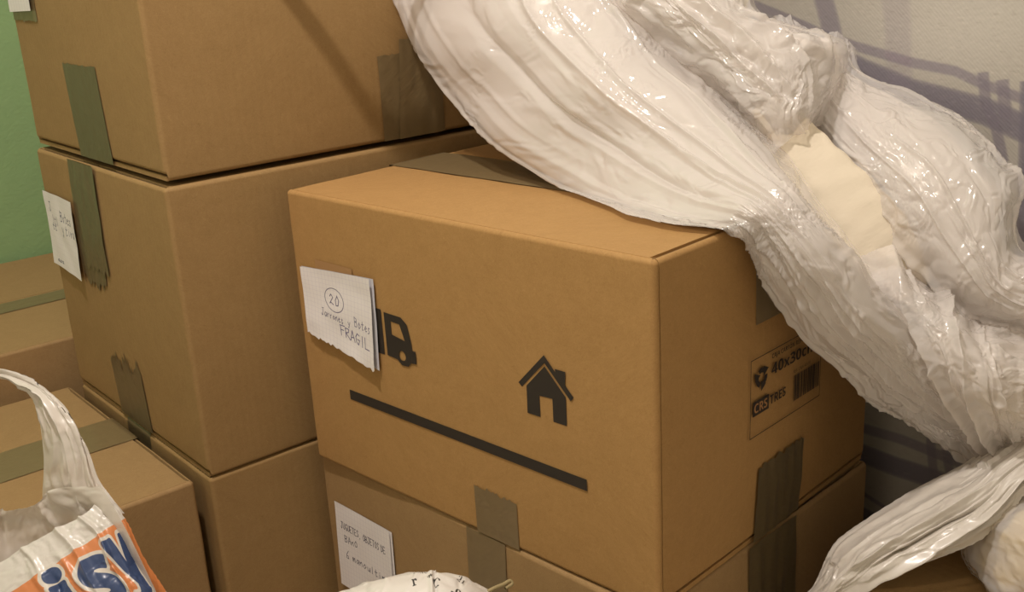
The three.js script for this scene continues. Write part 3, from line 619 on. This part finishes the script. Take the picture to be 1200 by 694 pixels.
{
  const o = thing('plastic_bag', 'huge crumpled translucent plastic bag sprawling diagonally over the boxes', 'plastic bag', V(0, 0, 0));
  // long diagonal drape, from the top edge down over the printed box to the lower right; across it from the hanging edge to the upper side
  const drape = rowsOf([
    [[462, -75, 1.02], [452, -70, 1.0], [520, -85, .95], [600, -95, .92], [680, -100, .92], [760, -110, .97]],
    [[478, 0, 1.03], [466, 0, 1.0], [535, -20, .94], [610, -40, .90], [690, -50, .90], [760, -60, .95]],
    [[500, 62, 1.02], [490, 60, .985], [560, 40, .92], [630, 15, .88], [700, -10, .88], [775, -20, .93]],
    [[540, 112, 1.0], [529, 112, .97], [600, 88, .90], [665, 60, .86], [735, 35, .86], [800, 25, .91]],
    [[583, 157, .975], [572, 160, .93], [640, 130, .87], [705, 100, .83], [770, 80, .84], [830, 75, .885]],
    [[652, 202, .93], [641, 207, .878], [700, 170, .84], [755, 140, .81], [815, 115, .81], [865, 115, .86]],
    [[712, 230, .87], [701, 237, .825], [750, 205, .80], [800, 175, .785], [855, 150, .785], [900, 150, .84]],
    [[786, 252, .80], [780, 262, .762], [810, 235, .755], [848, 208, .75], [890, 188, .755], [930, 190, .81]],
    [[860, 262, .755], [858, 271, .728], [872, 252, .715], [900, 238, .715], [930, 225, .73], [958, 232, .79]],
    [[895, 285, .75], [882, 292, .735], [905, 282, .715], [935, 272, .71], [965, 262, .725], [990, 275, .785]],
    [[918, 332, .765], [904, 336, .745], [935, 325, .72], [968, 313, .712], [1000, 305, .725], [1022, 318, .785]],
    [[952, 385, .785], [939, 390, .765], [970, 375, .735], [1003, 362, .722], [1035, 352, .735], [1055, 365, .79]],
    [[996, 426, .80], [984, 433, .785], [1012, 418, .755], [1042, 405, .74], [1070, 398, .75], [1088, 415, .80]],
    [[1030, 458, .81], [1020, 467, .80], [1048, 452, .77], [1075, 442, .755], [1100, 438, .765], [1118, 458, .81]],
    [[1070, 484, .82], [1062, 494, .81], [1085, 482, .785], [1108, 474, .77], [1130, 474, .78], [1145, 492, .82]],
    [[1115, 514, .825], [1110, 526, .815], [1125, 514, .80], [1143, 506, .79], [1160, 508, .795], [1172, 520, .825]],
    [[1150, 545, .83], [1146, 556, .82], [1156, 545, .81], [1168, 538, .80], [1182, 538, .80], [1195, 545, .83]],
  ]);
  const dOpt = { nu: 230, nv: 520, fold: 0.0042, foldK: 3.0, lines: 34, more: (u, v) => 1.0 + 0.45 * sstep(0.4, 0.62, v), crumple: 0.0042, cross: 0.0015, seed: 3, edge: 0.0012, folds: [[.58, .60, .02, .004, .0, .62], [.66, .66, .016, .004, .0, .6], [.80, .76, .02, .005, .0, .6], [.40, .50, .04, -.006, .05, .5], [.18, .2, .02, .003, .1, .95], [.45, .5, .03, .004, .5, 1]] };
  part('film', filmGeo(drape, dOpt), M.film, o);
  [[.007, .07], [.014, .13], [.022, .2], [.032, .27]].forEach(([by, sh], i) => part('film', filmGeo(behind(drape, by, sh), { ...dOpt, nu: 110, nv: 280, seed: 8 + i * 11, folds: [], lines: 8, more: null, fold: i ? 0.002 : 0.0035, crumple: i ? 0.0015 : 0.003, cross: 0 }), M.filmFar, o));
  // upper right spread
  const spread = rowsOf([
    [[880, 40, .93], [905, 20, .93], [935, 26, .925], [965, 42, .92], [985, 36, .92], [1003, 58, .925]],
    [[905, 85, .90], [930, 75, .895], [955, 72, .885], [975, 75, .885], [990, 76, .89], [1012, 86, .905]],
    [[925, 145, .87], [955, 135, .855], [985, 120, .85], [1015, 110, .85], [1045, 106, .86], [1068, 112, .88]],
    [[955, 190, .85], [985, 175, .83], [1020, 155, .815], [1055, 138, .815], [1090, 126, .825], [1112, 130, .85]],
    [[990, 235, .835], [1022, 212, .805], [1058, 188, .79], [1095, 166, .79], [1130, 152, .80], [1152, 158, .825]],
    [[1022, 278, .82], [1055, 250, .785], [1092, 222, .77], [1130, 200, .77], [1160, 188, .78], [1182, 192, .81]],
    [[1052, 318, .81], [1085, 292, .775], [1120, 262, .76], [1155, 235, .76], [1180, 222, .77], [1199, 212, .80]],
    [[1085, 352, .805], [1115, 330, .77], [1145, 303, .755], [1168, 280, .755], [1182, 262, .765], [1189, 248, .795]],
    [[1125, 378, .80], [1148, 362, .77], [1170, 340, .755], [1186, 318, .755], [1194, 300, .765], [1200, 285, .79]],
    [[1170, 392, .795], [1188, 378, .765], [1205, 355, .755], [1218, 330, .755], [1228, 308, .765], [1235, 290, .79]],
    [[1230, 400, .79], [1240, 385, .765], [1252, 360, .755], [1262, 335, .755], [1270, 310, .765], [1276, 290, .785]],
  ]);
  const sOpt = { nu: 180, nv: 320, fold: 0.0032, foldK: 3.0, crumple: 0.0058, cross: 0.0008, seed: 14, edge: 0.0012, folds: [[.12, .1, .025, .005], [.36, .3, .02, .004, .2, .9], [.5, .42, .02, .004, .3, .9]] };
  part('film', filmGeo(spread, sOpt), M.film, o);
  [[.006, .24], [.012, .36], [.02, .46]].forEach(([by, sh], i) => part('film', filmGeo(behind(spread, by, sh), { ...sOpt, nu: 90, nv: 170, seed: 17 + i * 9, folds: [], lines: 6, fold: 0.002, crumple: i ? 0.0015 : 0.003, cross: 0 }), M.filmFar, o));
  // crumpled top clump
  const clump = rowsOf([
    [[660, -90, .92], [730, -90, .87], [800, -90, .86], [860, -90, .87], [900, -80, .90]],
    [[685, -30, .90], [745, -35, .85], [800, -35, .84], [850, -30, .85], [885, -20, .89]],
    [[715, 10, .885], [775, 6, .84], [825, 6, .825], [865, 8, .835], [893, 18, .88]],
    [[760, 52, .88], [815, 45, .83], [865, 38, .815], [915, 30, .83], [962, 42, .89]],
    [[805, 92, .87], [850, 82, .82], [895, 70, .805], [945, 52, .82], [990, 50, .885]],
    [[850, 128, .86], [885, 116, .81], [920, 102, .80], [958, 88, .815], [992, 88, .875]],
    [[878, 158, .85], [902, 146, .81], [928, 132, .80], [955, 124, .81], [978, 118, .86]],
    [[898, 185, .845], [915, 172, .815], [932, 160, .81], [948, 152, .815], [962, 148, .85]],
  ]);
  part('film', filmGeo(clump, { nu: 170, nv: 200, fold: 0.005, foldK: 3, more: (u, v) => 1 - 0.85 * sstep(0.72, 0.95, v), crumple: 0.0075, cross: 0.0006, seed: 23, edge: 0.001, folds: [[.45, .55, .06, .008, .2, .8], [.3, .45, .05, .008, .2, .8]] }), M.filmClear, o);
  [[.008, .1], [.016, .2], [.026, .3]].forEach(([by, sh], i) => part('film', filmGeo(behind(clump, by, sh), { nu: 100, nv: 120, fold: 0.003, foldK: 3, crumple: i ? 0.002 : 0.004, cross: 0, seed: 27 + i * 7, lines: 6 }), M.filmFar, o));
  // lower right swell over the cushion
  const swell = rowsOf([
    [[966, 285, 0.833], [1040, 300, .79], [1080, 330, .79], [1120, 355, .80], [1170, 372, .81], [1240, 380, .81]],
    [[976, 330, 0.808], [1050, 335, .76], [1090, 355, .755], [1130, 375, .76], [1175, 388, .77], [1240, 395, .78]],
    [[996, 380, 0.808], [1065, 378, .755], [1100, 390, .74], [1140, 402, .74], [1180, 412, .745], [1240, 418, .755]],
    [[1016, 425, 0.808], [1085, 425, .755], [1115, 430, .735], [1150, 438, .73], [1185, 444, .735], [1240, 448, .745]],
    [[1041, 465, 0.813], [1105, 465, .765], [1130, 470, .745], [1160, 475, .735], [1190, 478, .74], [1240, 480, .75]],
    [[1076, 500, 0.818], [1130, 500, .78], [1150, 505, .765], [1172, 507, .755], [1196, 506, .755], [1240, 506, .765]],
    [[1106, 528, 0.833], [1150, 528, .805], [1165, 528, .79], [1182, 526, .785], [1200, 522, .785], [1240, 520, .79]],
  ]);
  part('film', filmGeo(swell, { nu: 190, nv: 190, fold: 0.004, foldK: 3, crumple: 0.0055, cross: 0.0006, seed: 31, edge: 0.001, folds: [[.2, .3, .06, .008], [.5, .45, .05, .008]] }), M.filmClear, o);
  part('film', filmGeo(behind(swell, 0.008, 0.1), { nu: 100, nv: 100, fold: 0.004, foldK: 3, crumple: 0.005, cross: 0, seed: 37 }), M.filmFar, o);
  // twisted handle loop hanging above
  const strand = new THREE.CatmullRomCurve3([V(.53, .831, -1.06), V(.46, .832, -.96), V(.425, .834, -.885), V(.424, .815, -.860), ...[[.455, .73, .045], [.483, .687, .075], [.525, .625, .115], [.568, .562, .155]].map(([x, y, t]) => V(x, y, -.8746).lerp(LAMP, t)), V(.60, .745, -.80), V(.66, .71, -.78)]);
  const sg = new THREE.TubeGeometry(strand, 140, 0.0068, 12), sp = sg.attributes.position;
  for (let i = 0; i < sp.count; i++) { const x = sp.getX(i), y = sp.getY(i), z = sp.getZ(i), k = 0.0022 * n3(x * 90, y * 60, z * 90); sp.setXYZ(i, x + k, y - k, z + k); }
  sg.computeVertexNormals(); part('handle', sg, M.bagWhite, o);
}
{ // stretched strap of a carrier bag at the lower right, and the bundle it belongs beside
  const o = thing('carrier_bag', 'white plastic strap stretched tight across the lower right box', 'plastic strap', V(0, 0, 0));
  const rows = rowsOf([
    [[930, 745, .80], [945, 750, .785], [962, 752, .78], [978, 745, .785]],
    [[944, 712, .795], [956, 712, .775], [968, 712, .77], [980, 705, .775]],
    [[958, 694, .79], [972, 690, .765], [990, 690, .76], [1008, 687, .768]],
    [[968, 668, .79], [990, 668, .76], [1018, 676, .75], [1046, 675, .758]],
    [[982, 640, .79], [1015, 648, .752], [1050, 660, .745], [1086, 660, .752]],
    [[1010, 618, .79], [1045, 628, .752], [1085, 642, .742], [1122, 646, .75]],
    [[1055, 589, .79], [1085, 605, .752], [1118, 622, .742], [1148, 634, .75]],
    [[1095, 567, .79], [1118, 585, .755], [1145, 606, .742], [1168, 616, .75]],
    [[1130, 550, .79], [1148, 567, .758], [1168, 588, .745], [1186, 600, .75]],
    [[1158, 532, .79], [1172, 546, .76], [1190, 565, .748], [1205, 575, .75]],
    [[1200, 508, .785], [1210, 522, .76], [1222, 540, .75], [1235, 552, .75]],
    [[1250, 480, .78], [1256, 495, .76], [1266, 515, .75], [1276, 528, .75]],
  ]);
  const so = { nu: 110, nv: 240, fold: 0.0034, foldK: 4.5, crumple: 0.0025, cross: 0.0003, seed: 41, edge: 0.0008, folds: [[.55, .55, .05, -.008, .3, .75], [.75, .7, .05, .006, .1, .9], [.4, .42, .04, .005, .2, .8]] };
  part('strap', filmGeo(rows, so), M.bagWhite, o);
  part('strap', filmGeo(behind(rows, 0.016, 0.1), { ...so, nu: 60, nv: 140, seed: 46, folds: [] }), M.bagWhite, o);
  const c = at(1240, 650, .765);
  const p = thing('bundle', 'cream bundle wrapped in clear plastic at the lower right edge', 'bundle', V(c.x, 0.268, c.z));
  const rel = V(0, c.y - 0.268, 0);
  part('filling', blob(rel, [.052, .040, .05], { seed: 21, amp: 0.06, flat: 0.003 }), M.cream, p);
  part('wrap', blob(rel, [.059, .046, .056], { seed: 22, amp: 0.06, flat: 0.0015, crumple: 0.03, nu: 150, nv: 110 }), M.filmClear, p, 'crinkled clear film');
}
{ // carrier bag at the lower left with its printed lettering
  const tex = canvasTex(1000, 800, (g, w, h) => {
    g.fillStyle = '#dcd7ce'; g.fillRect(0, 0, w, h);
    g.fillStyle = '#dd8a52'; g.beginPath(); g.moveTo(w * .0, 188); g.lineTo(w, 150); g.lineTo(w, 470); g.lineTo(w * .86, 480); g.lineTo(w * .84, 800); g.lineTo(0, 800); g.closePath(); g.fill();
    g.font = 'bold 380px sans-serif'; g.lineJoin = 'round'; g.fillStyle = '#2f4672';
    const put = (t, x, y, sx, sy = 1, rot = 0) => { g.save(); g.translate(x, y); g.rotate(rot); g.scale(sx, sy); for (const [wd, c] of [[54, '#ddd6ca'], [20, '#2f4672']]) { g.lineWidth = wd; g.strokeStyle = c; g.strokeText(t, 0, 0); } g.fillText(t, 0, 0); g.restore(); };
    put('a', 110, 530, 1.0); put('i', 374, 474, 1.0); put('s', 522, 446, 1.08); put('y', 738, 416, 0.86, 1.0, -0.02);
  });
  const printed = new THREE.MeshPhysicalMaterial({ map: tex, roughness: 0.42, clearcoat: 0.6, clearcoatRoughness: 0.25, transmission: 0.15, thickness: 0, side: THREE.DoubleSide });
  const o = thing('carrier_bag', 'white carrier bag with orange block and blue lettering at the lower left', 'carrier bag', V(0, 0, 0));
  const front = rowsOf([
    [[-60, 697, 0.815], [-15, 669, 0.812], [28, 641, 0.808], [68, 619, 0.806], [102, 601, 0.808], [124, 574, 0.820]],
    [[-45, 725, 0.805], [0, 697, 0.800], [48, 668, 0.797], [90, 643, 0.797], [124, 622, 0.800], [148, 610, 0.818]],
    [[-25, 765, 0.800], [20, 735, 0.793], [68, 703, 0.790], [112, 678, 0.790], [146, 662, 0.795], [170, 655, 0.816]],
    [[0, 805, 0.800], [45, 775, 0.790], [95, 745, 0.786], [140, 718, 0.786], [174, 702, 0.792], [197, 696, 0.815]],
    [[30, 880, 0.800], [75, 850, 0.790], [125, 815, 0.786], [172, 785, 0.786], [208, 765, 0.792], [232, 755, 0.815]],
    [[50, 1010, 0.810], [95, 990, 0.800], [145, 965, 0.795], [192, 940, 0.795], [228, 920, 0.800], [255, 905, 0.820]],
  ]);
  for (const y of [0.05, 0.004]) front.push(front[5].map((p) => p.clone().setY(y)));
  part('front_panel', filmGeo(front, { nu: 150, nv: 230, fold: 0.002, foldK: 5, crumple: 0.0025, cross: 0.0004, seed: 51, edge: 0.0006, uvk: (u, v) => [u, 1 - v * 7 / 5], folds: [[.6, .5, .04, .004], [.75, .7, .03, .004]] }), printed, o, 'front with an orange block and dark blue letters');
  const rear = rowsOf([
    [[-60, 604, 0.845], [-10, 600, 0.845], [24, 596, 0.845], [46, 588, 0.840], [60, 574, 0.830], [118, 570, 0.805]],
    [[-60, 640, 0.855], [-10, 632, 0.855], [30, 622, 0.855], [62, 610, 0.845], [95, 600, 0.825], [132, 592, 0.800]],
    [[-40, 720, 0.855], [5, 705, 0.860], [50, 690, 0.860], [95, 670, 0.850], [135, 655, 0.830], [160, 645, 0.795]],
    [[-10, 900, 0.855], [40, 880, 0.860], [90, 860, 0.860], [140, 830, 0.850], [190, 800, 0.825], [215, 770, 0.795]],
    [[20, 1010, 0.845], [70, 990, 0.845], [120, 965, 0.845], [170, 940, 0.835], [225, 915, 0.815], [250, 905, 0.790]],
  ]);
  rear.push(rear[4].map((p) => p.clone().setY(0.05)), front[7].map((p) => p.clone().addScaledVector(FWD, 0.004).setY(0.004)));
  part('back_panel', filmGeo(rear, { nu: 90, nv: 100, fold: 0.003, foldK: 6, crumple: 0.002, cross: 0.0003, seed: 57 }), M.bagWhite, o);
  const handle = rowsOf([
    [[-90, 470, 0.875], [-90, 465, 0.865], [-88, 458, 0.860], [-86, 452, 0.865]],
    [[-45, 446, 0.860], [-45, 443, 0.853], [-44, 436, 0.850], [-43, 431, 0.855]],
    [[0, 443, 0.850], [0, 441, 0.843], [0, 437, 0.840], [1, 433, 0.845]],
    [[22, 453, 0.845], [26, 450, 0.837], [31, 447, 0.834], [36, 446, 0.840]],
    [[37, 464, 0.842], [44, 461, 0.831], [52, 459, 0.827], [59, 463, 0.835]],
    [[44, 482, 0.842], [55, 479, 0.827], [68, 476, 0.821], [78, 483, 0.830]],
    [[48, 505, 0.843], [64, 502, 0.825], [82, 501, 0.818], [93, 508, 0.827]],
    [[51, 535, 0.845], [71, 532, 0.825], [92, 532, 0.817], [106, 535, 0.825]],
    [[51, 560, 0.850], [76, 560, 0.828], [100, 560, 0.817], [116, 562, 0.823]],
    [[50, 580, 0.855], [82, 585, 0.832], [108, 583, 0.817], [130, 582, 0.821]],
    [[52, 600, 0.860], [90, 605, 0.835], [116, 602, 0.818], [146, 602, 0.821]],
  ]);
  part('handle', filmGeo(handle, { nu: 60, nv: 160, fold: 0.0032, foldK: 6, crumple: 0.002, cross: 0.0002, seed: 61, folds: [[.5, .45, .08, .004], [.75, .75, .06, .004]] }), M.bagWhite, o);
}
{ // small bag top at the bottom edge
  const tex = canvasTex(800, 800, (g, w, h) => {
    g.fillStyle = '#e0dad2'; g.fillRect(0, 0, w, h); g.fillStyle = '#22201e';
    const put = (t, x, y, s, r) => { g.save(); g.translate(x, y); g.rotate(r); g.font = `bold ${s}px serif`; g.fillText(t, 0, 0); g.restore(); };
    put('FUNC', 335, 300, 24, .05); put('21', 535, 312, 44, .45); put('r', 335, 365, 52, -.3); put('*C', 395, 352, 52, .25); put('-00', 500, 392, 58, .3);
  });
  const mat = new THREE.MeshPhysicalMaterial({ map: tex, roughness: 0.5, clearcoat: 0.4, clearcoatRoughness: 0.3, transmission: 0.12, thickness: 0, side: THREE.DoubleSide });
  const o = thing('carrier_bag', 'white bag with small black lettering, its top peeping up at the bottom edge', 'carrier bag', V(0, 0, 0));
  const rows = rowsOf([
    [[385, 760, .72], [430, 750, .72], [470, 742, .72], [500, 740, .72], [535, 742, .72], [565, 750, .72], [600, 765, .72]],
    [[378, 716, .70], [428, 704, .695], [468, 694, .69], [500, 690, .69], [534, 694, .69], [562, 704, .695], [596, 722, .70]],
    [[372, 704, .675], [425, 685, .668], [467, 674, .664], [500, 669.5, .663], [534, 674, .664], [560, 686, .67], [592, 706, .68]],
    [[366, 730, .655], [420, 712, .645], [464, 702, .64], [500, 700, .638], [536, 703, .64], [566, 715, .648], [602, 738, .66]],
    [[355, 800, .645], [410, 790, .632], [460, 785, .625], [500, 783, .622], [540, 786, .625], [580, 795, .633], [622, 812, .648]],
    [[345, 930, .65], [405, 925, .632], [458, 922, .622], [500, 920, .62], [542, 922, .622], [588, 928, .632], [635, 940, .65]],
    [[355, 1050, .66], [410, 1055, .64], [460, 1060, .63], [500, 1060, .628], [540, 1060, .63], [584, 1055, .64], [628, 1050, .66]],
  ]);
  const away = V(FWD.x, 0, FWD.z).normalize(), foot = rows[6], backTop = rows[0];
  for (const y of [0.1, 0.012]) rows.push(foot.map((p) => p.clone().setY(y)));
  rows.push(foot.map((p) => p.clone().addScaledVector(away, 0.06).setY(0.003)), foot.map((p) => p.clone().addScaledVector(away, 0.12).setY(0.005)));
  rows.unshift(foot.map((p) => p.clone().addScaledVector(away, 0.12).setY(0.006)), foot.map((p, i) => p.clone().addScaledVector(away, 0.12).lerp(backTop[i], 0.5).setY(0.15)));
  part('bag_body', filmGeo(rows, { nu: 120, nv: 260, fold: 0.0008, foldK: 3, crumple: 0.0022, cross: 0, lines: 7, seed: 71, uvk: (u, v) => [u, 1 - (v * 12 - 2) / 6] }), mat, o);
  const cord = new THREE.CatmullRomCurve3([[566, 697, .668], [578, 690, .672], [590, 685, .678], [598, 681, .682], [600, 684, .682], [592, 690, .678]].map((p) => at(...p)));
  part('drawstring', new THREE.TubeGeometry(cord, 40, 0.0012, 8), new THREE.MeshStandardMaterial({ color: 0x9a8a62, roughness: 0.8 }), o);
}
renderer.render(scene, camera);
